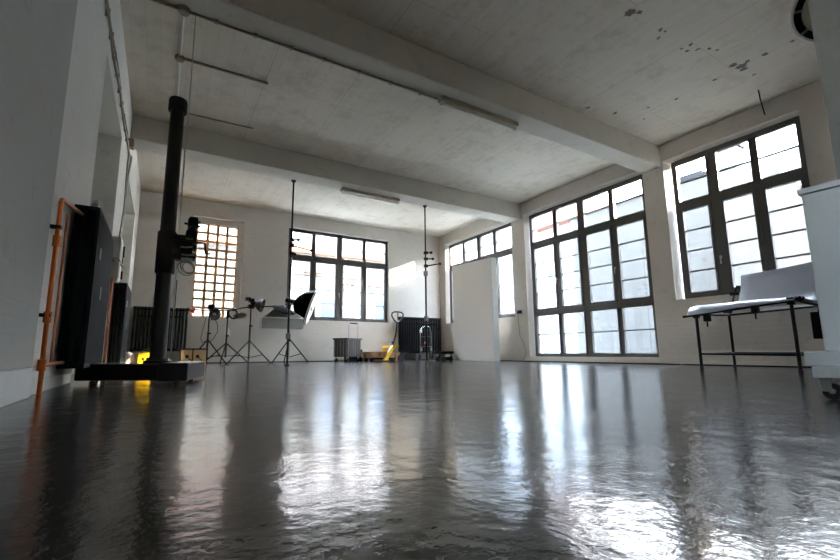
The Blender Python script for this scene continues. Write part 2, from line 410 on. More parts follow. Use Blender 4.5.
# ------------------------------------------------------------------ glazing
def window(name, axis, g, sgn, cols, rows, thick_cols=(), outer=.065, handles=()):
    """cols: list of upright positions; rows: [(z0, z1, panes, sash?)] bottom-up; sgn: +1 if outside is towards +axis"""
    def bx(mb, a0, a1, n0, n1, z0, z1):
        n0, n1 = g + sgn*n0, g + sgn*n1
        return mb.box((n0, a0, z0), (n1, a1, z1)) if axis == 0 else mb.box((a0, n0, z0), (a1, n1, z1))
    a0, a1 = cols[0], cols[-1]; z0, z1 = rows[0][0], rows[-1][1]
    fr = MB(); bx(fr, a0, a0+outer, -.04, .05, z0, z1); bx(fr, a1-outer, a1, -.04, .05, z0, z1)
    bx(fr, a0+outer, a1-outer, -.04, .05, z1-outer, z1); bx(fr, a0+outer, a1-outer, -.04, .05, z0, z0+outer*.9)
    root = obj(name, fr, 'frame', origin=((g, a0, z0) if axis == 0 else (a0, g, z0)), kind='structure', bevel=.004)
    for i in range(1, len(rows)):
        z = rows[i][0]; mb = MB(); bx(mb, a0+outer, a1-outer, -.035, .045, z-.055, z+.055); obj('transom_rail', mb, 'frame', root, bevel=.004)
    for i, c in enumerate(cols[1:-1]):
        hw = .062 if c in thick_cols else .036
        mb = MB(); bx(mb, c-hw, c+hw, -.03, .04, z0+.03, z1-.03); obj('mullion', mb, 'frame', root, bevel=.004)
    for (ra, rb, panes, sash) in rows:
        for c0, c1 in zip(cols, cols[1:]):
            hw0 = outer if c0 == a0 else (.062 if c0 in thick_cols else .036)
            hw1 = outer if c1 == a1 else (.062 if c1 in thick_cols else .036)
            p0, p1 = c0+hw0, c1-hw1
            q0 = ra + (.058 if ra == z0 else .055); q1 = rb - (.065 if rb == z1 else .055)
            s = .042 if sash else .014
            mb = MB(); bx(mb, p0, p0+s, -.045, .02, q0, q1); bx(mb, p1-s, p1, -.045, .02, q0, q1)
            bx(mb, p0+s, p1-s, -.045, .02, q0, q0+s); bx(mb, p0+s, p1-s, -.045, .02, q1-s, q1)
            for k in range(1, panes):
                z = q0+s + (q1-q0-2*s)*k/panes; bx(mb, p0+s, p1-s, -.02, .014, z-.011, z+.011)
            so = obj('window_sash' if sash else 'glazing_bead', mb, 'frame', root)
            gm = MB(); bx(gm, p0+s-.004, p1-s+.004, -.003, .003, q0+s-.004, q1-s+.004); obj('glass_pane', gm, 'glass', so)
    for (a, z) in handles:
        mb = MB(); bx(mb, a-.012, a+.012, -.075, -.045, z-.02, z+.02); bx(mb, a-.008, a+.008, -.088, -.072, z-.11, z+.015)
        obj('window_handle', mb, 'steel', root, bevel=.003)
    return root
zt = 2.62
window('window_1', 0, XG, 1, [4.005, 4.69, 5.37, 6.02, 6.747], [(.111, 1.06, 2, False), (1.06, zt, 4, True), (zt, 3.348, 2, False)], (5.37,), handles=[(4.70, 1.75), (6.03, 1.75)])
window('window_2', 0, XG, 1, [1.875, 2.44, 2.985, 3.565], [(1.035, zt-.05, 4, True), (zt-.05, 3.35, 2, False)], (2.985,), handles=[(2.99, 1.62)])
window('window_3', 0, XG, 1, [7.235, 7.94, 8.56, 9.21, 9.912], [(1.035, zt+.04, 4, True), (zt+.04, 3.348, 2, False)], (8.56,), handles=[(7.95, 1.75)])
window('window_4', 1, YG, 1, [2.61, 3.29, 4.0, 4.72, 5.449], [(1.026, zt, 4, True), (zt, 3.347, 2, False)], (4.0,), handles=[(4.0, 1.75)])
window('window_added', 0, XL-.3, -1, [-2.5, -1.95, -1.4], [(1.6, zt, 3, True), (zt, 3.2, 1, False)], ())  # added window behind the camera, lets extra daylight in from the left
# small-pane wooden window
wr = MB().box((.56, 10.43, 1.02), (.585, 10.48, 3.18)).box((1.415, 10.43, 1.02), (1.44, 10.48, 3.18)).box((.585, 10.43, 1.02), (1.415, 10.48, 1.045)).box((.585, 10.43, 3.155), (1.415, 10.48, 3.18))
w6 = obj('window_6', wr, 'woodbar', origin=(.56, 10.43, 1.02), kind='structure')
mt = MB()
for k in range(1, 4): x = .585 + .83*k/4; mt.box((x-.027, 10.432, 1.045), (x+.027, 10.475, 3.155))
for k in range(1, 11): z = 1.045 + 2.11*k/11; mt.box((.585, 10.44, z-.025), (1.415, 10.47, z+.025))
obj('muntin_grid', mt, 'woodbar', w6)
obj('glass_pane', MB().box((.585, 10.452, 1.045), (1.415, 10.456, 3.155)), 'glass', w6)

# ------------------------------------------------------------------ outside
# unseen storeys over the studio, added to keep sky off the yard wall
struct('wall_sky_blocker_upper', MB().box((XL-.6, YF-.3, ZC+.25), (7.5, 10.6, 14)), 'ext_far')
struct('ground', MB().box((7.5, -8, -.3), (30, 40, -.15)), 'yard')
struct('ground', MB().box((-10, 10.6, -.3), (7.5, 40, -.15)), 'yard')
struct('ground', MB().box((-16, -8, -.3), (XL-.6, 10.6, -.15)), 'yard')
# weathered boundary wall across the yard, dropping in steps
bw = MB()
bw.prism([(3.862, -.15), (7.36, -.15), (7.36, 2.8), (7.30, 3.2), (7.36, 3.66), (7.36, 3.765), (3.862, 3.82)], 0, 9.5, 9.8)
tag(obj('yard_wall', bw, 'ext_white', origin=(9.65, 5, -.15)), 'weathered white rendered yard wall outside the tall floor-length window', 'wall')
tag(obj('wall_coping', MB().prism([(3.86, 3.82), (7.4, 3.765), (7.4, 3.80), (3.86, 3.87)], 0, 9.46, 9.84), 'slate', origin=(9.65, 5, 3.8)), 'thin dark coping strip along the top of the weathered yard wall', 'coping')
# neighbouring blockwork gable opposite the window on the right
gb = MB().prism([(-6, -.15), (3.86, -.15), (3.86, 3.52), (2.98, 3.57), (2.49, 2.94), (-6, 2.2)], 0, 9.42, 9.8)
gr_ = thing('outbuilding', 'white painted blockwork outbuilding with blue-grey slate roof opposite right window', 'building', (9.6, 1.5, -.15))
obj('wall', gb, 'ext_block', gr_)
obj('roof', MB().hexa([(9.9, -6, 2.9), (9.9, 2.9, 2.9), (9.9, 2.9, 2.95), (9.9, -6, 2.95), (12.6, -6, 4.62), (12.6, 3.1, 4.72), (12.6, 3.1, 4.77), (12.6, -6, 4.67)]), 'slate', gr_)
obj('verge_board', MB().hexa([(9.36, 2.44, 2.92), (9.36, 2.94, 3.56), (9.42, 2.94, 3.56), (9.42, 2.44, 2.92), (9.36, 2.40, 2.97), (9.36, 2.95, 3.64), (9.42, 2.95, 3.64), (9.42, 2.40, 2.97)]), 'white', gr_)
obj('rear_wall', MB().box((12.6, -6, -.15), (12.8, 3.1, 4.6)), 'ext_block', gr_)
ch = thing('chimney_stack', 'pale square chimney block rising above the white blockwork wall', 'chimney', (10.6, 4.0, 3.0))
obj('stack', MB().box((10.4, 3.82, -.15), (10.85, 4.22, 4.62)), 'ext_block', ch)
obj('cap', MB().box((10.36, 3.78, 4.62), (10.89, 4.26, 4.68)), 'slate', ch)
obj('flue', MB().box((10.5, 3.36, -.15), (10.8, 3.62, 3.95)), 'slate', ch)
lp = thing('low_roofed_shed', 'low shed with flat dark roof edge behind weathered white wall', 'building', (10.6, 5.0, -.15))
obj('wall', MB().box((10.2, 4.4, -.15), (10.9, 5.25, 4.08)), 'ext_block', lp)
obj('roof', MB().box((10.15, 4.38, 4.08), (10.95, 5.3, 4.2)), 'slate', lp)
# long white house further back with an orange roof
struct('wall_sky_blocker_side', MB().box((-14, 4, -.15), (XL-.6, 10.6, 14)), 'ext_far')  # unseen block, added to cut skylight on the rear facade
struct('wall_sky_blocker_court', MB().box((-14, 10.6, -.15), (-4.5, 24, 11)), 'ext_far')  # unseen wing, added to close off sky over the rear court
struct('wall_sun_blocker', MB().box((16, 3.9, -.15), (22, 8.3, 6.2)).box((16, .5, -.15), (22, 3.9, 7.6)), 'ext_far')  # hidden building, added to block the low sun below the transom panes
lh = thing('house', 'long white house with orange tiled roof beyond the yard wall', 'house', (16, 20, -.15))
obj('wall', MB().box((16, 12.2, -.15), (22, 14.4, 6.2)).box((16, 14.4, -.15), (22, 32, 7.9)), 'ext_far', lh)
obj('roof', MB().hexa([(15.6, 12.0, 6.1), (15.6, 14.4, 6.1), (22, 14.4, 6.1), (22, 12.0, 6.1), (17.8, 12.8, 7.9), (17.8, 14.4, 7.9), (20, 14.4, 7.9), (20, 12.8, 7.9)]), 'tile', lh)
obj('eave', MB().box((15.3, 14.4, 7.75), (16, 32, 7.95)), 'eave', lh)
for y, z in ((13.4, 3.6), (13.9, 1.5), (16.3, 4.6), (17.6, 4.6), (19.0, 4.6), (20.6, 4.6), (17.6, 1.2), (19.0, 1.2), (22.4, 3.9), (24.4, 3.9)):
    w = .5 if y < 15 else .8; h = .5 if y < 15 else 1.5
    o = obj('window', MB().box((15.96, y, z), (16.0, y+w, z+h)), 'white', lh)
    obj('pane', MB().box((15.94, y+.06, z+.06), (15.965, y+w-.06, z+h-.06)), 'ext_glass', o)
# sunlit facade behind the back window
bf = thing('rear_building', 'sunlit white building with orange roof band behind the back window', 'building', (6, 18, -.15))
obj('wall', MB().box((-6, 18, -.15), (12.5, 18.6, 4.56)), 'ext_cream', bf)
obj('roof', MB().hexa([(-6.2, 17.7, 4.58), (12.7, 17.7, 4.58), (12.7, 18.8, 4.58), (-6.2, 18.8, 4.58), (-6.2, 17.9, 4.95), (12.7, 17.9, 4.95), (12.7, 18.8, 4.95), (-6.2, 18.8, 4.95)]), 'tile_band', bf)
obj('upper_storey', MB().box((-6, 19.5, -.15), (12.5, 20, 6.15)), 'ext_far', bf)
for x in (4.9, 6.0, 7.5, 8.7):
    o = obj('window', MB().box((x, 17.95, 1.6), (x+.75, 18.0, 2.75)), 'white', bf)
    obj('pane', MB().box((x+.05, 17.93, 1.65), (x+.70, 17.955, 2.7)), 'ext_glass', o)
for x, z in ((6.9, 3.3), (8.3, 3.3), (5.3, 3.7)):
    obj('ledge', MB().box((x, 17.8, z), (x+.8, 18, z+.08)), 'tile', bf)
obj('downpipe', MB().cyl((7.2, 17.93, 0), (7.2, 17.93, 4.5), .05, 10), 'steel', bf)

# ------------------------------------------------------------------ radiators and pipes on the left wall
def panel_radiator(label, x0, x1, y0, y1, z0, z1, mat, group):
    t = thing('radiator', label, 'radiator', ((x0+x1)/2, (y0+y1)/2, z0), group)
    n = 4; w = (x1-x0)/n
    for k in range(n):     # water columns seen from the end, one plate each
        mb = MB(); xa = x0+w*k; m_ = int((y1-y0)/.055)
        mb.box((xa+w*.2, y0+.01, z0+.02), (xa+w*.62, y1-.01, z1-.03))
        for i in range(m_):
            y = y0+.012 + (y1-y0-.024)*(i+.5)/m_; mb.box((xa+w*.08, y-.019, z0+.05), (xa+w*.82, y+.019, z1-.06))
        obj('heating_plate', mb, mat, t, bevel=.004 if k in (0, n-1) else 0)
    obj('top_grille', MB().box((x0, y0, z1-.03), (x1, y1, z1)), mat, t, bevel=.006)
    obj('bottom_rail', MB().box((x0, y0, z0), (x1, y1, z0+.03)), mat, t, bevel=.006)
    mb = MB().box((x1-.02, y0, z0), (x1-.012, y1, z1)); nr = int((y1-y0)/.04)
    for i in range(nr):
        y = y0 + (y1-y0)*(i+.5)/nr; mb.box((x1-.014, y-.012, z0+.02), (x1, y+.012, z1-.02))
    obj('fluted_cover', mb, mat, t, bevel=.003)
    for y in (y0+.2, y1-.2):
        obj('wall_bracket', MB().box((XL-.0, y-.02, z1-.3), (x0+.03, y+.02, z1-.26)), 'steel', t)
    obj('makers_plate', MB().box((x1, y0+.2, (z0+z1)/2+.22), (x1+.004, y0+.22, (z0+z1)/2+.3)), 'steel', t)
    obj('makers_plate', MB().box((x1, y0+.42, (z0+z1)/2-.05), (x1+.004, y0+.44, (z0+z1)/2+.05)), 'steel', t)
    return t
panel_radiator('dark panel radiator nearest the copper pipes on the left wall', -.565, -.42, 3.48, 4.5, .125, 1.225, 'rad', 'radiators on the left wall')
panel_radiator('second dark radiator further along the left wall, below the grey meter boxes', -.552, -.40, 6.2, 7.15, .085, 1.09, 'rad2', 'radiators on the left wall')
t = thing('heating_pipe', 'bright copper heating riser with elbows feeding the nearest wall radiator', 'pipe', (-.55, 3.0, 0))
obj('riser', MB().path([(-.545, 3.0, 0), (-.545, 3.0, .12), (-.545, 2.985, .25), (-.545, 2.975, 1.08)], .0115, 12), 'copper', t, smooth=True)
obj('upper_branch', MB().path([(-.545, 2.975, 1.07), (-.545, 3.0, 1.10), (-.545, 3.2, 1.135), (-.52, 3.5, 1.16)], .012, 10), 'copper2', t, smooth=True)
obj('lower_branch', MB().path([(-.545, 2.99, .16), (-.545, 3.2, .16), (-.535, 3.48, .165)], .013, 10), 'copper2', t, smooth=True)
for z in (.16, .42, .85):
    obj('coupling', MB().cyl((-.545, 2.982, z-.03), (-.545, 2.98, z+.03), .019, 12), 'copper', t, smooth=True)
for z in (.42, .92):
    obj('pipe_clip', MB().box((XL+.0, 2.965, z), (-.53, 2.995, z+.02)), 'black', t)
t = thing('heating_pipe', 'thin copper return pipe running down behind the riser by the nearest radiator', 'pipe', (-.55, 3.3, .2))
obj('riser', MB().path([(-.562, 3.30, .16), (-.562, 3.30, 1.1)], .008, 10), 'copper2', t, smooth=True)
v = thing('radiator_valve', 'white plastic radiator valve on the top corner of the nearest radiator', 'valve', (-.49, 4.0, 1.25))
obj('valve_body', MB().lathe([(.018, 0), (.03, .01), (.032, .06), (.026, .08)], (-.46, 3.62, 1.228), (0, 0, 1), 16), 'greylight', v, smooth=True)
obj('valve_collar', MB().cyl((-.46, 3.60, 1.255), (-.46, 3.54, 1.25), .02, 12), 'steel', v, smooth=True)
t = thing('heating_pipe', 'salmon-coloured copper pipe standing between the two wall radiators', 'pipe', (-.42, 4.7, 0))
obj('riser', MB().path([(-.43, 4.80, .02), (-.43, 4.78, .45), (-.43, 4.76, .93)], .013, 12), 'copper2', t, smooth=True)
obj('foot_sleeve', MB().cyl((-.43, 4.80, 0), (-.43, 4.80, .12), .018, 12), 'black', t, smooth=True)

# grey meter boxes on the second pier
for z0, z1, lab in ((1.36, 1.62, 'upper grey meter box on the left wall pier'), (1.08, 1.30, 'lower grey meter box just above the second wall radiator')):
    t = thing('meter_box', lab, 'electrical box', (XL+.05, 6.15, z0), 'meter boxes on the left wall')
    obj('casing', MB().box((XL, 6.0, z0), (XL+.09, 6.32, z1)), 'greylight', t, bevel=.006)
    obj('cover_plate', MB().box((XL+.09, 6.03, z0+.02), (XL+.096, 6.25, z1-.02)), 'greylight', t, bevel=.002)
    obj('switch', MB().box((XL+.096, 6.27, z0+.06), (XL+.115, 6.295, z1-.06)), 'black', t)
t = thing('gas_valve', 'small brass gas valve between the two grey meter boxes', 'valve', (XL+.06, 6.3, 1.33))
obj('body', MB().cyl((XL+.02, 6.05, 1.33), (XL+.10, 6.36, 1.33), .018, 10), 'rust', t, smooth=True)
obj('lever', MB().box((XL+.09, 6.33, 1.30), (XL+.105, 6.36, 1.42)), 'brass', t)

# cable bundle along the header of the left wall, with spacer clips
cb = thing('cable_run', 'bundle of old cables clipped along the top of the left wall', 'cables', (XL, 3.5, 2.99))
for k, (dz, dx) in enumerate(((0, .02), (.03, .018), (.055, .022))):
    pts = [(XL+dx + .006*math.sin(i*1.7+k), -2.9+i*.35, 2.985+dz+.008*math.sin(i*2.3+k*2)) for i in range(29)]
    obj('cable', MB().path(pts, .009 if k else .013, 6), 'rust' if k != 1 else 'chalk', cb, smooth=True)
for i in range(26):
    y = -1.2+i*.3; obj('cable_clip', MB().box((XL, y, 2.974), (XL+.034, y+.012, 3.046)), 'rust', cb)
tag(obj('junction_box', MB().box((XL, 6.68, 3.08), (XL+.07, 6.80, 3.20)), 'rust', origin=(XL, 6.74, 3.08), bevel=.01), 'dark junction box where the left wall cables meet the far beam', 'junction box', 'ceiling junction boxes')
dc = thing('cable_run', 'loose white cables dropping down the pier below the dark junction box', 'cables', (XL, 6.8, 2.5))
for k in range(4):
    pts = [(XL+.02+.012*k, 6.72+.05*k, 3.0), (XL+.025, 6.62+.09*k, 2.7), (XL+.03, 6.66+.06*k, 2.2), (XL+.02, 6.5+.05*k, 1.64)]
    obj('cable', MB().path(pts, .008, 6), 'chalk' if k % 2 else 'rust', dc, smooth=True)

# ------------------------------------------------------------------ ceiling conduits, lamps
def conduit(label, pts, mat='rust', r=.011, clips=()):
    t = thing('conduit', label, 'conduit', pts[0], 'surface conduits on the ceiling')
    obj('tube', MB().path(pts, r, 8), mat, t, smooth=True)
    for c in clips:
        obj('clip', MB().obox((c[0], c[1], c[2]), (.035, .035, .03)), 'rust', t)
    return t
conduit('dark conduit running along the underside of the near ceiling beam', [(XL+.02, 3.94, 3.293), (1.2, 3.935, 3.293), (2.74, 3.92, 3.293)], 'rust', .012, [(x, 3.935, 3.295) for x in (.25, .6, .95, 1.3, 1.7, 2.1, 2.5)])
conduit('pale conduit crossing the ceiling lengthways above the black column', [(-.02, 3.99, 3.675), (-.025, 5.22, 3.675), (-.02, 6.9, 3.675)], 'chalk', .011)
conduit('longer brown conduit on the ceiling between the two beams', [(.0, 5.225, 3.672), (.98, 5.215, 3.672)], 'rust', .016)
conduit('thinner brown conduit on the ceiling close to the far beam', [(.0, 6.50, 3.676), (1.02, 6.47, 3.676)], 'rust', .010)
for (x, y, z, lab) in ((-.02, 3.93, 3.285, 'round junction box under the near beam above the black column'), (-.03, 5.225, 3.662, 'round ceiling junction box between the beams')):
    tag(obj('junction_box', MB().lathe([(.045, -.022), (.05, -.012), (.05, .024)], (x, y, z), (0, 0, 1), 16), 'rust', origin=(x, y, z), smooth=True), lab, 'junction box', 'ceiling junction boxes')
def tube_lamp(label, x0, x1, y):
    t = thing('fluorescent_lamp', label, 'ceiling light', ((x0+x1)/2, y, 3.308), 'fluorescent batten lamps')
    obj('batten', MB().box((x0, y-.05, 3.25), (x1, y+.05, 3.308)), 'lampcase', t, bevel=.006)
    obj('tube', MB().cyl((x0+.03, y+.0, 3.222), (x1-.03, y, 3.222), .017, 14), 'tube', t, smooth=True)
    for x in (x0+.015, x1-.035):
        obj('end_cap', MB().box((x, y-.022, 3.195), (x+.022, y+.022, 3.25)), 'white', t, bevel=.003)
tube_lamp('fluorescent batten lamp under the near ceiling beam', 2.76, 4.02, 3.885)
tube_lamp('fluorescent batten lamp under the far beam between the two black poles', 2.78, 4.03, 7.19)
obj_hook = thing('ceiling_hook', 'thin dark rod sticking out near the top of the right window', 'hook', (6.95, 2.2, 3.4))
obj('rod', MB().path([(6.73, 2.12, 3.685), (6.80, 2.135, 3.58), (6.94, 2.154, 3.40)], .008, 8), 'black', obj_hook)
# round lamp by the pier
c0 = V((5.16, .985, 3.37)); ax = V((-.62, -.35, -.70)).normalized()
t = thing('round_lamp', 'round lamp with thin white rim and black slotted ring beside the grey pier', 'lamp', tuple(c0))
obj('rim', MB().torus(c0, .31, .014, ax, 48, 8), 'diffuse', t, smooth=True)
obj('slotted_ring', MB().lathe([(.24, .0), (.297, .0), (.297, -.04), (.24, -.04)], c0, ax, 48, cap=False), 'black', t)
obj('lens', MB().lathe([(.002, .02), (.15, .012), (.235, -.01), (.235, -.05), (.002, -.06)], c0, ax, 40), 'cream', t, smooth=True)
tt = ax.orthogonal().normalized(); uu = ax.cross(tt)
for i in range(8):
    a = 2*PI*i/8+.1; d = tt*math.cos(a)+uu*math.sin(a)
    obj('spacer', MB().path([c0+d*.238+ax*.003, c0+d*.30+ax*.003], .012, 6), 'steel', t)
obj('stem', MB().path([c0-ax*.05, (5.28, 1.08, 3.685)], .018, 10), 'steel', t, smooth=True)

# ------------------------------------------------------------------ black camera column
t = thing('camera_column_stand', 'tall black studio camera column on a heavy wheeled base', 'camera stand', (0, 3.75, 0))
cx_, cy_ = -.006, 3.75
def bar(p, q, w, z0, z1):
    p, q = V((p[0], p[1], 0)), V((q[0], q[1], 0)); d = (q-p).normalized(); s = V((-d.y, d.x, 0))*w/2
    return [V((*(a+k*s).xy, z)) for z in (z0, z1) for a, k in ((p, -1), (q, -1), (q, 1), (p, 1))]
bs = obj('base', MB().hexa(bar((-.455, 3.91), (.17, 3.57), .24, .028, .145)), 'colblack', t, bevel=.012)
obj('base_leg', MB().hexa(bar((.09, 3.47), (.26, 4.15), .20, .022, .152)), 'colblack', t, bevel=.014)
for x, y in ((-.41, 3.87), (.13, 3.54), (.25, 4.06), (-.40, 3.95)):
    c = obj('caster', MB().cyl((x-.012, y-.008, .016), (x+.012, y+.008, .016), .016, 16), 'rubber', t, smooth=True)
    obj('caster_fork', MB().box((x-.02, y-.01, .018), (x+.02, y+.01, .032)), 'steel', c)
obj('foot_flange', MB().lathe([(.095, 0), (.095, .02), (.075, .028), (.072, .045)], (cx_, cy_, .145), n=28), 'colblack', t, smooth=True)
obj('column', MB().lathe([(.057, .17), (.056, .9), (.054, 1.6), (.051, 2.25)], (cx_, cy_, 0), n=32), 'colblack', t, smooth=True)
obj('column_cap', MB().lathe([(.066, 2.20), (.071, 2.21), (.071, 2.29), (.066, 2.31), (.03, 2.31)], (cx_, cy_, 0), n=28), 'black', t, smooth=True)
obj('carriage', MB().lathe([(.062, .835), (.070, .845), (.070, 1.165), (.062, 1.175)], (cx_, cy_, 0), n=28), 'black', t, smooth=True)
arm = MB().box((.03, 3.68, 1.105), (.20, 3.81, 1.15)).box((.035, 3.70, .955), (.175, 3.79, 1.105)).box((.15, 3.69, .965), (.20, 3.80, 1.01)).box((.165, 3.70, 1.045), (.205, 3.78, 1.085)).cyl((.06, 3.695, 1.02), (.06, 3.67, 1.02), .03, 16).cyl((.13, 3.695, 1.07), (.13, 3.68, 1.07), .022, 14)
ar = obj('camera_arm', arm, 'black', t, bevel=.004)
obj('lock_lever', MB().path([(.10, 3.68, .99), (.15, 3.66, .985), (.19, 3.66, .99)], .007, 8), 'steel', ar, smooth=True)
obj('lock_lever', MB().path([(.09, 3.68, 1.05), (.13, 3.66, 1.045), (.17, 3.66, 1.055)], .006, 8), 'steel', ar, smooth=True)
obj('spirit_level', MB().box((.12, 3.675, 1.115), (.175, 3.69, 1.128)), 'green', ar)
hd = obj('tilt_head', MB().lathe([(.038, 1.145), (.045, 1.17), (.042, 1.20), (.026, 1.225), (.024, 1.235)], (.163, 3.745, 0), n=20), 'black', t, smooth=True)
obj('camera_mount', MB().box((.13, 3.70, 1.235), (.205, 3.79, 1.30)).box((.105, 3.73, 1.255), (.13, 3.76, 1.268)).box((.14, 3.715, 1.30), (.20, 3.775, 1.318)), 'black', hd, bevel=.004)
for z in (1.25, 1.285): obj('mount_knob', MB().cyl((.205, 3.74, z), (.222, 3.74, z), .010, 12), 'black', hd)
obj('hand_crank', MB().path([(.18, 3.745, 1.11), (.225, 3.745, 1.115), (.265, 3.745, 1.115), (.275, 3.745, 1.03), (.308, 3.745, 1.03)], .0095, 8), 'black', t, smooth=True)
obj('bracket_spool', MB().cyl((.10, 3.70, .955), (.18, 3.70, .955), .018, 14), 'steel', t, smooth=True)
tag(obj('coiled_cable', (lambda m: [m.torus((.138+.009*(k%3), 3.70-.008*k, .882+.006*((k*2)%3)), .056-.007*(k%3), .0028, (.35*math.sin(k*2.1), -1, .3*math.cos(k*1.7)), 26, 6, .92+.06*(k%2), 1.12) for k in range(5)] and m)(MB()), 'greyplastic', origin=(.135, 3.70, .885), smooth=True), 'loop of grey cable hanging under the arm of the black camera column', 'cable')
tag(obj('hanging_cable', MB().path([(.075, 3.95, 3.308), (.078, 3.92, 2.6), (.072, 3.86, 1.8), (.075, 3.83, 1.2), (.078, 3.83, .7), (.08, 3.84, .16)], .0045, 6), 'greylight', origin=(.075, 3.9, 3.3)), 'thin pale cable hanging from the ceiling right behind the black column', 'cable')

# ------------------------------------------------------------------ black poles spanned to the far beam
def autopole(label, x, y, arms, extra):
    t = thing('support_pole', label, 'pole', (x, y, 0), 'floor-to-beam support poles')
    obj('lower_tube', MB().cyl((x, y, .03), (x, y, 1.85), .0185, 16), 'black', t, smooth=True)
    obj('upper_tube', MB().cyl((x, y, 1.85), (x, y, 3.28), .0155, 16), 'black', t, smooth=True)
    obj('foot_pad', MB().lathe([(.04, 0), (.04, .012), (.022, .035)], (x, y, 0), n=18), 'rubber', t, smooth=True)
    obj('top_pad', MB().lathe([(.022, 3.27), (.045, 3.295), (.045, 3.308)], (x, y, 0), n=18), 'rubber', t, smooth=True)
    obj('lock_collar', MB().cyl((x, y, 1.76), (x, y, 1.88), .028, 16), 'greyplastic', t, smooth=True)
    for (z, L, dz) in arms:
        c = obj('clamp', MB().box((x-.03, y-.03, z-.03), (x+.045, y+.03, z+.03)), 'black', t, bevel=.006)
        obj('clamp_arm', MB().path([(x+.03, y, z), (x+L*.5, y, z+dz*.5), (x+L, y, z+dz)], .014, 10), 'black', c, smooth=True)
        obj('clamp_knob', MB().lathe([(.012, -.02), (.028, -.012), (.028, .02), (.015, .03)], (x+L, y, z+dz), (1, 0, 0), 12), 'black', c, smooth=True)
    for z in extra:
        k = obj('clamp', MB().box((x-.035, y-.035, z-.05), (x+.035, y+.035, z+.05)), 'greyplastic', t, bevel=.008)
    return t
autopole('left support pole, black, reaching the far beam in front of the back window', 1.90, 7.29, [(2.20, .12, .02), (2.10, .36, -.05), (1.95, .06, 0)], (.50,))
autopole('right support pole, black, reaching the far beam near the white board', 4.70, 7.25, [(2.28, .14, .02), (2.15, .18, .02), (2.00, .36, .08)], (1.84, .9))

# ------------------------------------------------------------------ light stands in front of the back wall
def light_stand(label, x, y, h, apex, rad, angs, mat='black', hub=.12):
    t = thing('light_stand', label, 'light stand', (x, y, 0), 'tripod light stands')
    obj('pole', MB().path([(x, y, hub-.03), (x, y, h*.62), (x, y, h*.62+.001), (x, y, h)], [.019, .019, .014, .014], 12), mat, t, smooth=True)
    obj('collar', MB().cyl((x, y, apex-.03), (x, y, apex+.03), .026, 14), 'black', t, smooth=True)
    for a in angs:
        d = V((math.cos(a), math.sin(a), 0)); foot = V((x, y, .014)) + d*rad; top = V((x, y, apex)) + d*.025
        lg = obj('leg', MB().path([top, foot], .0135, 8), 'black', t, smooth=True)
        obj('rubber_foot', MB().cyl(foot-V((0, 0, .014)), foot+V((0, 0, .012)), .017, 10), 'rubber', lg, smooth=True)
        mid = top.lerp(foot, .62); obj('brace', MB().path([V((x, y, hub)), mid], .009, 6), 'black', t, smooth=True)
    obj('knob', MB().cyl((x+.015, y, h*.6), (x+.05, y, h*.6), .016, 10), 'black', t, smooth=True)
    return t
R = math.radians
light_stand('black tripod light stand leftmost, in front of the small-pane window', .83, 9.35, 1.02, .46, .37, [R(195), R(-20), R(85)])
light_stand('black light stand with a white tag and ring on top', 1.19, 9.45, .96, .40, .46, [R(200), R(-15), R(95)], hub=.16)
light_stand('tall black light stand carrying the long horizontal boom', 1.62, 9.30, 1.30, .45, .44, [R(195), R(-20), R(80)])
light_stand('light stand with pale pole holding the black octagonal softbox', 2.53, 9.58, 1.30, .50, .42, [R(200), R(-20), R(90)], mat='steel')

def studio_head(name, label, c, d, body_l, body_r, dish_r, dish_l, dishmat='dish', group=None, tail=True):
    c = V(c); d = V(d).normalized()
    t = thing(name, label, 'studio light', tuple(c), group)
    b = obj('lamp_body', MB().lathe([(body_r*.8, -body_l), (body_r, -body_l+.02), (body_r, -.01), (body_r*.85, 0)], c, d, 18), 'black', t, smooth=True)
    obj('reflector_dish', MB().lathe([(body_r*.8, 0), (dish_r*.75, dish_l*.45), (dish_r, dish_l), (dish_r*.96, dish_l), (dish_r*.7, dish_l*.45), (.02, .02)], c, d, 24), dishmat, t, smooth=True)
    obj('bulb', MB().lathe([(.004, .0), (.025, .02), (.028, .05), (.004, .08)], c, d, 12), 'cream', t, smooth=True)
    obj('yoke', MB().path([c-d*body_l*.5+V((0, 0, body_r*.6)), c-d*body_l*.5-V((0, 0, body_r*1.4)), c-d*body_l*.5-V((0, 0, body_r*1.4+.05))], .014, 8), 'black', t, smooth=True)
    return t
studio_head('studio_lamp', 'round dished lamp facing the room on the leftmost tripod stand', (.90, 9.30, 1.0), (.35, -1, -.1), .12, .055, .12, .08)
tag(obj('clamp_block', MB().box((.80, 9.30, 1.10), (.92, 9.40, 1.20)).box((.825, 9.33, 1.02), (.875, 9.38, 1.10)), 'black', origin=(.85, 9.35, 1.1), bevel=.008), 'black clamp block on top of the leftmost tripod stand', 'clamp')
tag(obj('lamp_cable', MB().path([(.93, 9.33, .92), (.99, 9.33, .8), (1.0, 9.34, .65), (.93, 9.35, .5), (.86, 9.35, .44)], .006, 6).path([(.79, 9.34, 1.0), (.73, 9.34, .7), (.70, 9.34, .5), (.74, 9.35, .42), (.81, 9.36, .47)], .006, 6), 'black', origin=(.85, 9.35, .7)), 'black cables looping down either side of the leftmost light stand', 'cable')
bm_ = thing('boom_arm', 'thin black horizontal boom arm crossing in front of the small-pane window', 'boom arm', (1.1, 9.3, 1.1), 'horizontal boom arms')
obj('rod', MB().path([(.44, 9.22, 1.065), (.8, 9.24, 1.07), (1.30, 9.26, 1.09)], .013, 8), 'black', bm_, smooth=True)
obj('grip', MB().cyl((.40, 9.22, 1.064), (.50, 9.223, 1.066), .018, 10), 'black', bm_, smooth=True)
bm_ = thing('boom_arm', 'longer black boom arm reaching from the tall stand to the softboxes', 'boom arm', (1.8, 9.3, 1.2), 'horizontal boom arms')
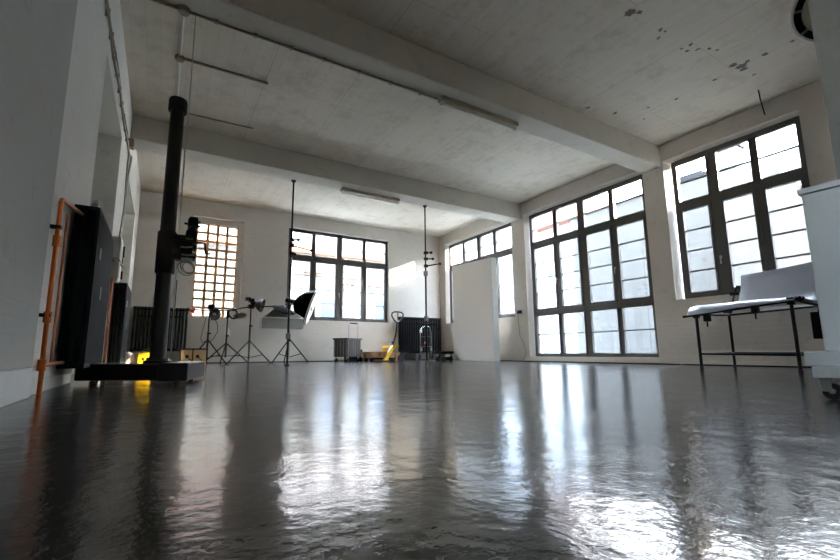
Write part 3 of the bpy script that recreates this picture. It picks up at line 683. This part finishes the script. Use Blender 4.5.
obj('rod', MB().path([(1.24, 9.40, 1.115), (1.62, 9.34, 1.19), (2.36, 9.30, 1.235)], .014, 8), 'black', bm_, smooth=True)
obj('grip_head', MB().box((1.56, 9.26, 1.15), (1.68, 9.38, 1.23)), 'black', bm_, bevel=.01)
studio_head('clamp_lamp', 'small orange-red clamp lamp at the left end of the boom', (.46, 9.2, 1.06), (1, -.2, -.15), .06, .035, .06, .09, 'orange')
rg = thing('ring_frame', 'dark round ring mounted on the stand with the white tag', 'ring', (1.26, 9.42, 1.03))
obj('ring', MB().torus((1.29, 9.42, 1.03), .105, .017, (.3, -1, 0), 28, 8, .85, 1), 'black', rg, smooth=True)
obj('diffuser', MB().lathe([(.001, .0), (.086, .0), (.086, -.008), (.001, -.008)], (1.29, 9.43, 1.03), (.3, -1, 0), 24), 'diffuse', rg)
obj('clamp', MB().box((1.165, 9.42, .93), (1.215, 9.48, 1.12)), 'black', rg, bevel=.006)
tag(obj('paper_tag', MB().hexa([(1.20, 9.42, .60), (1.26, 9.42, .56), (1.26, 9.424, .56), (1.20, 9.424, .60), (1.21, 9.42, .74), (1.24, 9.42, .70), (1.24, 9.424, .70), (1.21, 9.424, .74)]), 'diffuse', origin=(1.22, 9.42, .65)), 'white tag hanging from the pole of the ring stand', 'tag')
studio_head('studio_lamp', 'grey dished lamp pointing right on the tall boom stand', (1.70, 9.27, 1.25), (1, -.45, -.30), .08, .05, .15, .16)
tag(obj('grip_clamp', MB().box((1.50, 9.24, 1.31), (1.60, 9.34, 1.38)).box((1.57, 9.26, 1.28), (1.68, 9.34, 1.36)).lathe([(.03, 0), (.034, .03), (.03, .06)], (1.53, 9.24, 1.34), (-.2, -1, .1), 14), 'black', origin=(1.6, 9.3, 1.3), bevel=.005), 'dark angular grip head topping the tall boom stand', 'grip head')
tag(obj('reflector_dish', MB().lathe([(.03, 0), (.10, .02), (.13, .04), (.125, .04), (.09, .02), (.01, .01)], (1.42, 9.40, 1.03), (.1, -.5, -1), 24), simple('olive_dish', (126, 128, 110), .4, .3), origin=(1.43, 9.36, 1.02), smooth=True), 'pale olive round dish hanging between the ring stand and tall stand', 'reflector dish')

# octagonal softbox seen from the side
c = V((2.93, 9.30, 1.22)); d = V((.91, -.37, -.33)).normalized()
t = thing('octagonal_softbox', 'black domed softbox with bright white front tilted to the right', 'softbox', tuple(c))
obj('shell', MB().lathe([(.06, -.40), (.10, -.39), (.22, -.33), (.33, -.22), (.395, -.09), (.41, 0), (.40, 0), (.38, -.09), (.31, -.21), (.20, -.315), (.06, -.37)], c, d, 8, cap=False), 'blackfab', t)
obj('front_diffuser', MB().lathe([(.001, .035), (.25, .03), (.405, .012), (.41, -.03), (.001, -.03)], c, d, 8), 'diffuse', t)
obj('speed_ring', MB().cyl(c-d*.44, c-d*.38, .075, 20), 'greyplastic', t, smooth=True)
obj('flash_head', MB().cyl(c-d*.60, c-d*.44, .055, 18), 'black', t, smooth=True)
obj('maker_badge', MB().obox(c+V((-.1, -.30, -.04)), (.03, .01, .12), (0, -.35, 0)), 'greylight', t)
obj('tilt_bracket', MB().path([c-d*.5, (2.53, 9.57, 1.33), (2.53, 9.58, 1.26)], .02, 8), 'black', t, smooth=True)

# rectangular softbox facing down
t = thing('rectangular_softbox', 'grey rectangular softbox with white piping facing down below the boom', 'softbox', (2.23, 9.35, .73))
lip = MB(); L = [(1.80, 8.98), (2.66, 8.98), (2.66, 9.26), (1.80, 9.26)]
for (a, b) in zip(L, L[1:]+L[:1]):
    lip.hexa(bar(a, b, .008, .735, .945))
obj('fabric_lip', lip, 'silverfab', t)
obj('pyramid_shell', MB().hexa([(1.80, 8.98, .945), (2.66, 8.98, .945), (2.66, 9.26, .945), (1.80, 9.26, .945), (2.03, 9.06, 1.14), (2.36, 9.06, 1.14), (2.36, 9.2, 1.14), (2.03, 9.2, 1.14)]), 'silverfab', t)
pp = [(1.80, 8.975, .948), (2.66, 8.975, .948), (2.36, 9.055, 1.14), (2.03, 9.055, 1.14)]
for a, b in ((0, 1), (1, 2), (2, 3), (3, 0)): obj('piping', MB().path([pp[a], pp[b]], .011, 6), 'diffuse', t)
obj('diffuser_panel', MB().box((1.81, 8.99, .80), (2.65, 9.25, .805)), 'diffuse', t)
tag(obj('reflector_saucer', MB().lathe([(.001, -.05), (.13, -.04), (.235, -.005), (.24, .005), (.14, .035), (.04, .05), (.001, .052)], (2.20, 8.84, 1.10), (.25, -.42, 1), 28), 'blackfab', origin=(2.22, 8.9, 1.09), smooth=True), 'black oval reflector saucer in front of the rectangular softbox', 'reflector')
tag(obj('saucer_bracket', MB().path([(2.21, 8.90, 1.155), (2.27, 9.05, 1.20), (2.36, 9.27, 1.238)], .012, 8).box((2.33, 9.2, 1.19), (2.41, 9.28, 1.29)), 'greyplastic', origin=(2.3, 9.1, 1.2)), 'small grey bracket above the black oval saucer', 'bracket')

# ------------------------------------------------------------------ column radiators on the back wall
def column_radiator(label, x0, x1, z0, z1, mat, n):
    t = thing('column_radiator', label, 'radiator', ((x0+x1)/2, 10.2, 0), 'column radiators on the back wall')
    w = (x1-x0)/n
    for i in range(n):
        xc = x0+w*(i+.5); mb = MB()
        for y in (10.11, 10.19): mb.cyl((xc, y, z0+.03), (xc, y, z1-.02), w*.36, 8)
        mb.lathe([(w*.36, 0), (w*.42, .02), (w*.36, .04)], (xc, 10.15, z0), n=10).lathe([(w*.36, 0), (w*.42, .02), (w*.36, .04)], (xc, 10.15, z1-.04), n=10)
        mb.box((xc-w*.44, 10.085, z0), (xc+w*.44, 10.215, z0+.05)).box((xc-w*.44, 10.085, z1-.05), (xc+w*.44, 10.215, z1))
        obj('radiator_section', mb, mat, t, smooth=True)
    obj('header_pipe', MB().cyl((x0, 10.15, z0+.04), (x1, 10.15, z0+.04), .022, 10), mat, t, smooth=True)
    obj('header_pipe', MB().cyl((x0, 10.15, z1-.045), (x1, 10.15, z1-.045), .022, 10), mat, t, smooth=True)
    for x in (x0+.02, x1-.06): obj('foot', MB().box((x, 10.1, 0), (x+.04, 10.2, z0+.01)), mat, t)
    obj('wall_bracket', MB().box((x0+.1, 10.2, z1-.2), (x1-.1, YB, z1-.17)), mat, t)
    return t
column_radiator('dark column radiator in the back left corner under the small-pane window', -.52, .49, .26, 1.17, 'rad2', 16)
column_radiator('wide black column radiator right of the yellow pallet truck', 5.68, 7.05, .18, 1.19, 'black', 24)

# ------------------------------------------------------------------ things low in the back left corner
t = thing('wooden_crate', 'pale wooden crate with two round holes behind the column base', 'crate', (.50, 8.15, 0))
obj('box', MB().box((.32, 8.0, 0), (.70, 8.3, .275)), 'ply', t, bevel=.004)
obj('lid', MB().box((.26, 7.98, .276), (.71, 8.32, .30)), 'black', t, bevel=.004)
for x in (.41, .57):
    obj('hole', MB().cyl((x, 7.992, .165), (x, 8.002, .165), .028, 18), 'black', t)
    obj('cable', MB().path([(x, 7.985, .16), (x+.04, 7.97, .12), (x+.07, 7.96, .10), (x+.075, 7.965, .012)], .008, 6), 'black', t)
obj('edge_strip', MB().box((.30, 7.994, 0), (.32, 8.0, .275)).box((.485, 7.99, 0), (.505, 7.999, .275)), 'black', t)
tag(obj('upright_rod', MB().cyl((.20, 9.02, 0), (.20, 9.02, 1.6), .009, 8).lathe([(.09, 0), (.09, .012), (.02, .02)], (.20, 9.02, 0), n=16), 'black', origin=(.2, 9.02, 0)), 'thin upright dark rod behind the black camera column', 'rod')
t = thing('yellow_case', 'bright yellow plastic case behind the black column base', 'case', (-.21, 8.1, 0))
obj('shell', MB().box((-.29, 8.0, 0), (-.10, 8.25, .23)), 'yellow', t, bevel=.02)
obj('handle', MB().path([(-.25, 8.1, .22), (-.25, 8.1, .28), (-.14, 8.1, .28), (-.14, 8.1, .22)], .012, 8), 'black', t, smooth=True)
obj('latch', MB().box((-.23, 7.992, .11), (-.20, 8.0, .15)).box((-.16, 7.992, .11), (-.13, 8.0, .15)), 'black', t)
bag = MB(); rows = []
for j in range(9):
    ph = j/8*PI*.52; rr = math.cos(ph)**.6 if j < 8 else .03; z = .24*math.sin(ph)
    rows.append([(-.425+(.10+.012*math.sin(5*a+j))*rr*math.cos(a)*1.0, 8.2+(.16+.02*math.sin(3*a+j*2))*rr*math.sin(a), z) for a in [2*PI*i/20 for i in range(21)]])
bag.grid(rows)
tag(obj('plastic_bag', bag, 'pinkwhite', origin=(-.4, 8.2, 0), smooth=True), 'crumpled pale plastic bag on the floor left of the yellow case', 'bag')
tag(obj('folded_sheet', MB().box((-.52, 7.35, 0), (-.3, 7.9, .035)).box((-.50, 7.4, .035), (-.32, 7.85, .06)), 'pinkwhite', origin=(-.4, 7.6, 0), bevel=.01), 'folded white sheet on the floor past the second wall radiator', 'sheet')

# ------------------------------------------------------------------ folding crate trolley
A = R(28); o0 = V((3.70, 9.02, 0)); ex = V((math.cos(A), math.sin(A), 0)); ey = V((-math.sin(A), math.cos(A), 0))
def cr(a, b, z): return o0 + ex*a + ey*b + V((0, 0, z))
t = thing('crate_trolley', 'grey ribbed folding crate trolley with tall pull handle under the back window', 'trolley', tuple(cr(.26, .2, 0)))
Wd, Dp = .52, .42
def cbox(mb, a0, a1, b0, b1, z0, z1):
    return mb.hexa([cr(a0, b0, z0), cr(a1, b0, z0), cr(a1, b1, z0), cr(a0, b1, z0), cr(a0, b0, z1), cr(a1, b0, z1), cr(a1, b1, z1), cr(a0, b1, z1)])
mb = MB(); cbox(mb, .01, Wd-.01, .01, .03, .13, .53); cbox(mb, .01, Wd-.01, Dp-.03, Dp-.01, .13, .53); cbox(mb, .01, .03, .03, Dp-.03, .13, .53); cbox(mb, Wd-.03, Wd-.01, .03, Dp-.03, .13, .53); cbox(mb, .01, Wd-.01, .01, Dp-.01, .12, .14)
obj('crate_body', mb, 'greyplastic', t)
mb = MB()
for k in range(6): cbox(mb, .02+k*.088, .045+k*.088, -.008, .012, .13, .53)
for k in range(5): cbox(mb, -.008, .012, .02+k*.088, .045+k*.088, .13, .53)
obj('ribs', mb, simple('mid_grey_plastic', (122, 122, 118), .55), t)
mb = MB(); cbox(mb, -.015, Wd+.015, -.015, .02, .515, .55); cbox(mb, -.015, Wd+.015, Dp-.02, Dp+.015, .515, .55); cbox(mb, -.015, .02, .02, Dp-.02, .515, .55); cbox(mb, Wd-.02, Wd+.015, .02, Dp-.02, .515, .55)
obj('rim', mb, 'greyplastic', t, bevel=.005)
obj('pull_handle', MB().path([cr(.12, .06, .3), cr(.12, .06, .87), cr(.14, .06, .895), cr(.44, .06, .895), cr(.46, .06, .87), cr(.46, .06, .3)], .010, 8), 'steel', t, smooth=True)
obj('grip', MB().path([cr(.16, .06, .897), cr(.42, .06, .897)], .018, 10), 'black', t, smooth=True)
for a in (.05, .47):
    for b in (.05, .37):
        w = obj('wheel', MB().cyl(cr(a-.015, b, .045), cr(a+.015, b, .045), .045, 16), 'rubber', t, smooth=True)
        mb = MB(); cbox(mb, a-.022, a+.022, b-.012, b+.012, .05, .125); obj('caster_fork', mb, 'steel', w)

# ------------------------------------------------------------------ pallets and yellow pallet truck
def pallet(label, x0, y0, L_, W_, z0, h):
    t = thing('wooden_pallet', label, 'pallet', (x0+L_/2, y0+W_/2, z0), 'wooden pallets')
    for k in range(3):
        y = y0+(W_-.09)*k/2
        for i in range(3): x = x0+(L_-.12)*i/2; obj('block', MB().box((x, y, z0+.02), (x+.12, y+.09, z0+h-.045)), 'wood', t)
        obj('skid', MB().box((x0, y, z0), (x0+L_, y+.09, z0+.02)), 'wood', t)
        obj('stringer', MB().box((x0, y, z0+h-.045), (x0+L_, y+.09, z0+h-.022)), 'wood', t)
    n = 5
    for i in range(n+2): x = x0+(L_-.1)*i/(n+1); obj('deck_board', MB().box((x, y0, z0+h-.022), (x+.1, y0+W_, z0+h)), 'wood', t)
    return t
pallet('worn wooden pallet loaded on the yellow pallet truck', 4.22, 8.78, .58, .60, .095, .14)
pallet('second wooden pallet lying on the floor behind the pallet truck', 4.42, 9.48, .92, .60, 0, .22)
tag(obj('storage_box', MB().box((4.06, 9.72, .0), (4.40, 10.1, .29)), 'black', origin=(4.2, 9.9, 0), bevel=.01), 'low black box against the back wall behind the loaded pallet', 'box')
t = thing('pallet_truck', 'yellow pallet truck with black looped steering handle', 'pallet truck', (4.85, 9.05, 0))
for y in (8.86, 9.16):
    f = obj('fork', MB().hexa([(4.19, y, .055), (4.80, y, .055), (4.80, y+.14, .055), (4.19, y+.14, .055), (4.21, y, .085), (4.80, y, .092), (4.80, y+.14, .092), (4.21, y+.14, .085)]), 'black', t, bevel=.004)
    obj('load_roller', MB().cyl((4.27, y+.03, .03), (4.27, y+.11, .03), .03, 14), 'rubber', f, smooth=True)
obj('strut_frame', MB().prism([(4.46, .04), (4.56, .04), (4.76, .33), (4.86, .33), (4.86, .38), (4.70, .38)], 1, 8.69, 8.76).prism([(4.82, .04), (4.90, .04), (4.90, .38), (4.82, .38)], 1, 9.40, 9.46).prism([(4.82, .33), (4.90, .33), (4.90, .38), (4.82, .38)], 1, 8.76, 9.40), 'yellow', t)
obj('pump', MB().lathe([(.07, .11), (.075, .2), (.05, .22), (.05, .40), (.03, .42), (.03, .48)], (4.90, 9.07, 0), n=18), 'black', t, smooth=True)
for y in (8.68, 9.11):
    obj('steer_wheel', MB().cyl((4.93, y, .085), (4.93, y+.05, .085), .085, 22), 'rubber', t, smooth=True)
h = obj('handle_shaft', MB().path([(4.92, 9.07, .42), (4.99, 9.07, .66), (5.03, 9.07, .95)], .019, 10), 'black', t, smooth=True)
lp_ = [(5.03, 9.07, .93), (4.93, 9.05, 1.0), (4.86, 9.04, 1.10), (4.87, 9.04, 1.17), (4.94, 9.05, 1.20), (5.05, 9.07, 1.205), (5.16, 9.09, 1.20), (5.22, 9.10, 1.16), (5.20, 9.10, 1.08), (5.13, 9.09, 1.0)]
obj('loop_handle', MB().path(lp_, .017, 10, closed=True), 'black', t, smooth=True)
obj('release_lever', MB().path([(5.04, 9.07, 1.02), (5.04, 9.05, 1.19)], .016, 8), 'brass', t, smooth=True)

# ------------------------------------------------------------------ chrome hand truck and clutter by the wide radiator
t = thing('hand_truck', 'folded chrome hand truck with hooped handle before the wide black radiator', 'hand truck', (5.87, 9.05, 0))
obj('hoop', MB().path([(5.72, 9.1, .10), (5.72, 9.1, .72)] + [tuple(q) for q in arc_pts((5.88, 9.1, .72), .16, PI, 0, 10)] + [(6.04, 9.1, .10)], .013, 10), 'chrome', t, smooth=True)
for z in (.6, .36, .2): obj('cross_bar', MB().cyl((5.72, 9.1, z), (6.04, 9.1, z), .009, 8), 'chrome', t, smooth=True)
obj('toe_plate', MB().box((5.68, 8.94, .01), (6.08, 9.10, .022)), 'steel', t)
for x in (5.66, 6.06): obj('wheel', MB().cyl((x, 9.16, .09), (x+.035, 9.16, .09), .09, 20), 'rubber', t, smooth=True)
obj('red_knob', MB().cyl((5.85, 9.06, .45), (5.85, 9.09, .45), .03, 12), 'orange', t, smooth=True)
for x in (5.70, 6.0): obj('side_plate', MB().box((x, 9.07, .24), (x+.05, 9.09, .34)), 'steel', t, bevel=.006)
tag(obj('handle_clip', MB().lathe([(.028, 0), (.03, .01), (.03, .07), (.012, .09), (.012, .11)], (5.68, 9.02, .70), n=14), 'white', origin=(5.68, 9.02, .70), smooth=True), 'small white clip hanging on the left of the chrome hoop', 'clip')
t = thing('equipment_dolly', 'low black wheeled dolly on the floor beside the white board', 'dolly', (6.4, 9.2, 0))
obj('deck', MB().box((6.14, 9.02, .17), (6.70, 9.45, .24)), 'black', t, bevel=.01)
for x in (6.22, 6.42, 6.64):
    for y in (9.08, 9.4):
        w = obj('wheel', MB().cyl((x-.02, y, .06), (x+.02, y, .06), .06, 16), 'rubber', t, smooth=True)
        obj('caster_fork', MB().box((x-.03, y-.015, .06), (x+.03, y+.015, .172)), 'steel', w)
tag(obj('cable_coil', (lambda m: [m.torus((6.30, 8.78, .022+.022*k), .13-.006*(k % 2), .012, (0, 0, 1), 30, 6) for k in range(4)] and m)(MB()), 'black', origin=(6.3, 8.78, 0), smooth=True), 'coil of black cable on the floor in front of the low black dolly', 'cable')

# ------------------------------------------------------------------ white board standing before the back right window
t = thing('white_board', 'tall white free-standing board hiding part of the far right window', 'board', (6.85, 8.3, 0))
obj('front_sheet', MB().hexa([(6.75, 7.55, 0), (6.80, 7.55, 0), (6.80, 9.09, 0), (6.75, 9.09, 0), (6.75, 7.555, 2.46), (6.80, 7.555, 2.46), (6.80, 9.09, 2.52), (6.75, 9.09, 2.52)]), 'whitebrd', t, bevel=.004)
obj('side_leaf', MB().hexa([(6.74, 7.51, 0), (6.86, 7.46, 0), (6.87, 7.50, 0), (6.75, 7.55, 0), (6.74, 7.51, 2.455), (6.86, 7.46, 2.455), (6.87, 7.50, 2.455), (6.75, 7.55, 2.455)]), 'greylight', t)
# wall outlet with cord
t = thing('wall_socket', 'black plug socket on the wall between the far windows', 'socket', (XR, 7.08, 1.13))
obj('plate', MB().box((XR-.03, 7.02, 1.09), (XR, 7.16, 1.16)), 'black', t, bevel=.006)
obj('plug', MB().cyl((XR-.03, 7.06, 1.125), (XR-.08, 7.04, 1.125), .022, 12), 'black', t, smooth=True)
tag(obj('power_cord', MB().path([(XR-.03, 7.12, 1.09), (XR-.014, 7.12, .9), (XR-.014, 7.10, .6), (XR-.014, 6.98, .38), (XR-.014, 6.93, .2), (XR-.014, 7.0, .06), (XR-.03, 7.03, .027)], .005, 6), 'black', origin=(XR, 7.05, .6)), 'thin dark cord hanging from the black wall socket', 'cord')

# ------------------------------------------------------------------ product table
t = thing('shooting_table', 'black tube-frame shooting table with curved translucent white top', 'table', (6.0, 2.15, 0))
legs = {'fl': ((5.44, 2.566), .64), 'fr': ((5.44, 1.692), .735), 'bl': ((6.57, 2.70), .70), 'br': ((6.57, 1.78), .735)}
for (p, z) in legs.values():
    l = obj('leg', MB().cyl((*p, .012), (*p, z), .0165, 14), 'black', t, smooth=True)
    obj('rubber_foot', MB().cyl((*p, 0), (*p, .03), .021, 12), 'rubber', l, smooth=True)
def rail(p, q, r=.0135): obj('rail', MB().cyl(p, q, r, 12), 'black', t, smooth=True)
rail((5.42, 2.70, .622), (5.42, 1.665, .712), .016)
rail((5.44, 2.566, .185), (5.44, 1.692, .175)); rail((5.44, 2.566, .185), (6.57, 2.70, .19)); rail((5.44, 1.692, .175), (6.57, 1.78, .185)); rail((6.57, 2.70, .19), (6.57, 1.78, .185))
rail((5.44, 2.566, .635), (6.57, 2.70, .69)); rail((5.44, 1.692, .725), (6.57, 1.78, .725))
rail((6.57, 2.70, .69), (6.57, 1.78, .725))
rail((6.57, 2.70, .69), (6.74, 2.64, 1.08), .012); rail((6.57, 1.78, .725), (6.74, 1.70, 1.08), .012); rail((6.74, 2.64, 1.08), (6.74, 1.70, 1.08), .012)
for (p, z) in (((5.44, 2.566), .64), ((5.44, 1.692), .715), ((6.57, 1.78), .70)):
    obj('joint', MB().box((p[0]-.028, p[1]-.028, z-.045), (p[0]+.028, p[1]+.028, z+.03)), 'black', t, bevel=.008)
for (x, y, z) in ((5.41, 2.44, .60), (5.41, 1.98, .655)):
    k = obj('clamp', MB().box((x-.03, y-.03, z-.05), (x+.03, y+.03, z+.035)), 'black', t, bevel=.006)
    obj('clamp_screw', MB().cyl((x-.01, y, z-.11), (x-.01, y, z-.05), .009, 8), 'black', k)
for (x, y, z) in ((6.70, 2.66, .98), (6.60, 2.72, .74)):
    obj('clamp', MB().obox((x, y, z), (.04, .10, .04), (0, 0, .2)), 'black', t, bevel=.005)
for (x, y, z) in ((5.62, 1.70, .745), (5.75, 1.71, .75)):
    obj('clamp', MB().obox((x, y, z), (.10, .05, .03), (0, .1, .5)), 'black', t, bevel=.005)
# curved sweep: front edge drooping, rising at the back
prof = [(5.40, .0), (5.42, .05), (5.48, .095), (5.60, .12), (5.80, .115), (6.1, .09), (6.35, .09), (6.50, .13), (6.60, .23), (6.67, .36), (6.71, .48), (6.73, .56)]
rows = []
for (x, h) in prof:
    row = []
    for k in range(9):
        s = k/8; f = min(1, (x-5.40)/1.3)
        y = (2.64 + (-.07)*f) + ((1.655+.10*f) - (2.64-.07*f))*s
        zb = (.635 + .02*f) + ((.712+.0*f) - (.635+.02*f))*s
        row.append((x, y, zb + h*((1 - .62*s) if x < 6.4 else 1.0) + .004*math.sin(s*7+x*3)))
    rows.append(row)
obj('sweep_sheet', MB().grid(rows), 'acryl', t, smooth=True, solid=.006)
tag(obj('control_box', MB().box((6.54, 1.66, .35), (6.60, 1.88, .66)).cyl((6.57, 1.80, .66), (6.57, 1.80, .68), .02, 8), 'black', origin=(6.57, 1.9, .5), bevel=.006), 'flat black box hung on the right rear leg of the shooting table', 'box')

# ------------------------------------------------------------------ white rolling cabinet at the right edge
t = thing('rolling_cabinet', 'white flat-sided rolling cabinet at the right edge on casters', 'cabinet', (2.85, .25, 0))
obj('cabinet_body', MB().box((2.62, -.25, .215), (3.05, .722, .955)), 'white', t, bevel=.006)
obj('top_panel', MB().box((2.61, -.26, .957), (3.06, .732, .985)), 'white', t, bevel=.004)
obj('base_box', MB().box((2.60, -.26, .148), (3.10, .79, .213)), 'white', t, bevel=.004)
obj('base_plate', MB().box((2.61, -.25, .095), (3.08, .772, .145)), 'white', t, bevel=.004)
for x, y in ((2.66, .735), (3.0, .735), (2.66, -.18), (3.0, -.18)):
    w = obj('caster_wheel', MB().cyl((x-.014, y-.012, .036), (x+.014, y-.012, .036), .036, 22), 'rubber', t, smooth=True)
    obj('caster_fork', MB().box((x-.024, y-.014, .034), (x-.017, y+.022, .09)).box((x+.017, y-.014, .034), (x+.024, y+.022, .09)).box((x-.024, y-.02, .082), (x+.024, y+.028, .094)), 'steel', w, bevel=.002)
    obj('wheel_hub', MB().cyl((x-.018, y-.012, .036), (x+.018, y-.012, .036), .012, 12), 'steel', w, smooth=True)

# ------------------------------------------------------------------ light
w = bpy.data.worlds.new('sky'); scene.world = w; w.use_nodes = True; nt = w.node_tree
bg = nt.nodes['Background']; tc = nt.nodes.new('ShaderNodeTexCoord'); sp = nt.nodes.new('ShaderNodeSeparateXYZ')
nt.links.new(tc.outputs['Generated'], sp.inputs[0])
col = ramp(nt, sp.outputs[2], [(.0, (1, .96, .90, 1)), (.6, (.66, .80, 1.0, 1)), (.15, (.96, .97, 1.0, 1))])
nt.links.new(col, bg.inputs['Color']); bg.inputs['Strength'].default_value = 58.0
sun = bpy.data.lights.new('sun', 'SUN'); so = bpy.data.objects.new('sun', sun); COL.objects.link(so)
sun.energy = 34; sun.angle = R(.7); sun.color = (1, .90, .74)
so.rotation_euler = V((-1, .48, -.41)).to_track_quat('-Z', 'Y').to_euler()
so.location = (14, 0, 8)

# ------------------------------------------------------------------ camera
cam = bpy.data.cameras.new('camera'); co = bpy.data.objects.new('camera', cam); COL.objects.link(co); scene.camera = co
f_, pi_, ro_, ya_ = 420.974, R(8.5231), R(-.2772), R(30.0009)
fw = V((math.sin(ya_)*math.cos(pi_), math.cos(ya_)*math.cos(pi_), math.sin(pi_)))
r_ = V((math.cos(ya_), -math.sin(ya_), 0)); u_ = r_.cross(fw)
r2 = r_*math.cos(ro_) + u_*math.sin(ro_); u2 = -r_*math.sin(ro_) + u_*math.cos(ro_)
mw = Matrix((r2, u2, -fw)).transposed().to_4x4(); mw.translation = (0, 0, .22)
co.matrix_world = mw
cam.sensor_width = 36; cam.lens = f_/840*36; cam.shift_x = 15.604/840; cam.shift_y = 9.056/840; cam.clip_start = .02; cam.clip_end = 200

# ------------------------------------------------------------------ view
vs = scene.view_settings
scene.display_settings.display_device = 'sRGB'; vs.view_transform = 'Standard'; vs.look = 'None'; vs.gamma = 1; vs.use_curve_mapping = False
vs.exposure = 0.52
cy = scene.cycles
cy.max_bounces = 14; cy.diffuse_bounces = 8; cy.glossy_bounces = 5; cy.transparent_max_bounces = 16; cy.sample_clamp_indirect = 12; cy.use_denoising = True
cy.caustics_reflective = True; cy.blur_glossy = 1.0; cy.caustics_refractive = False
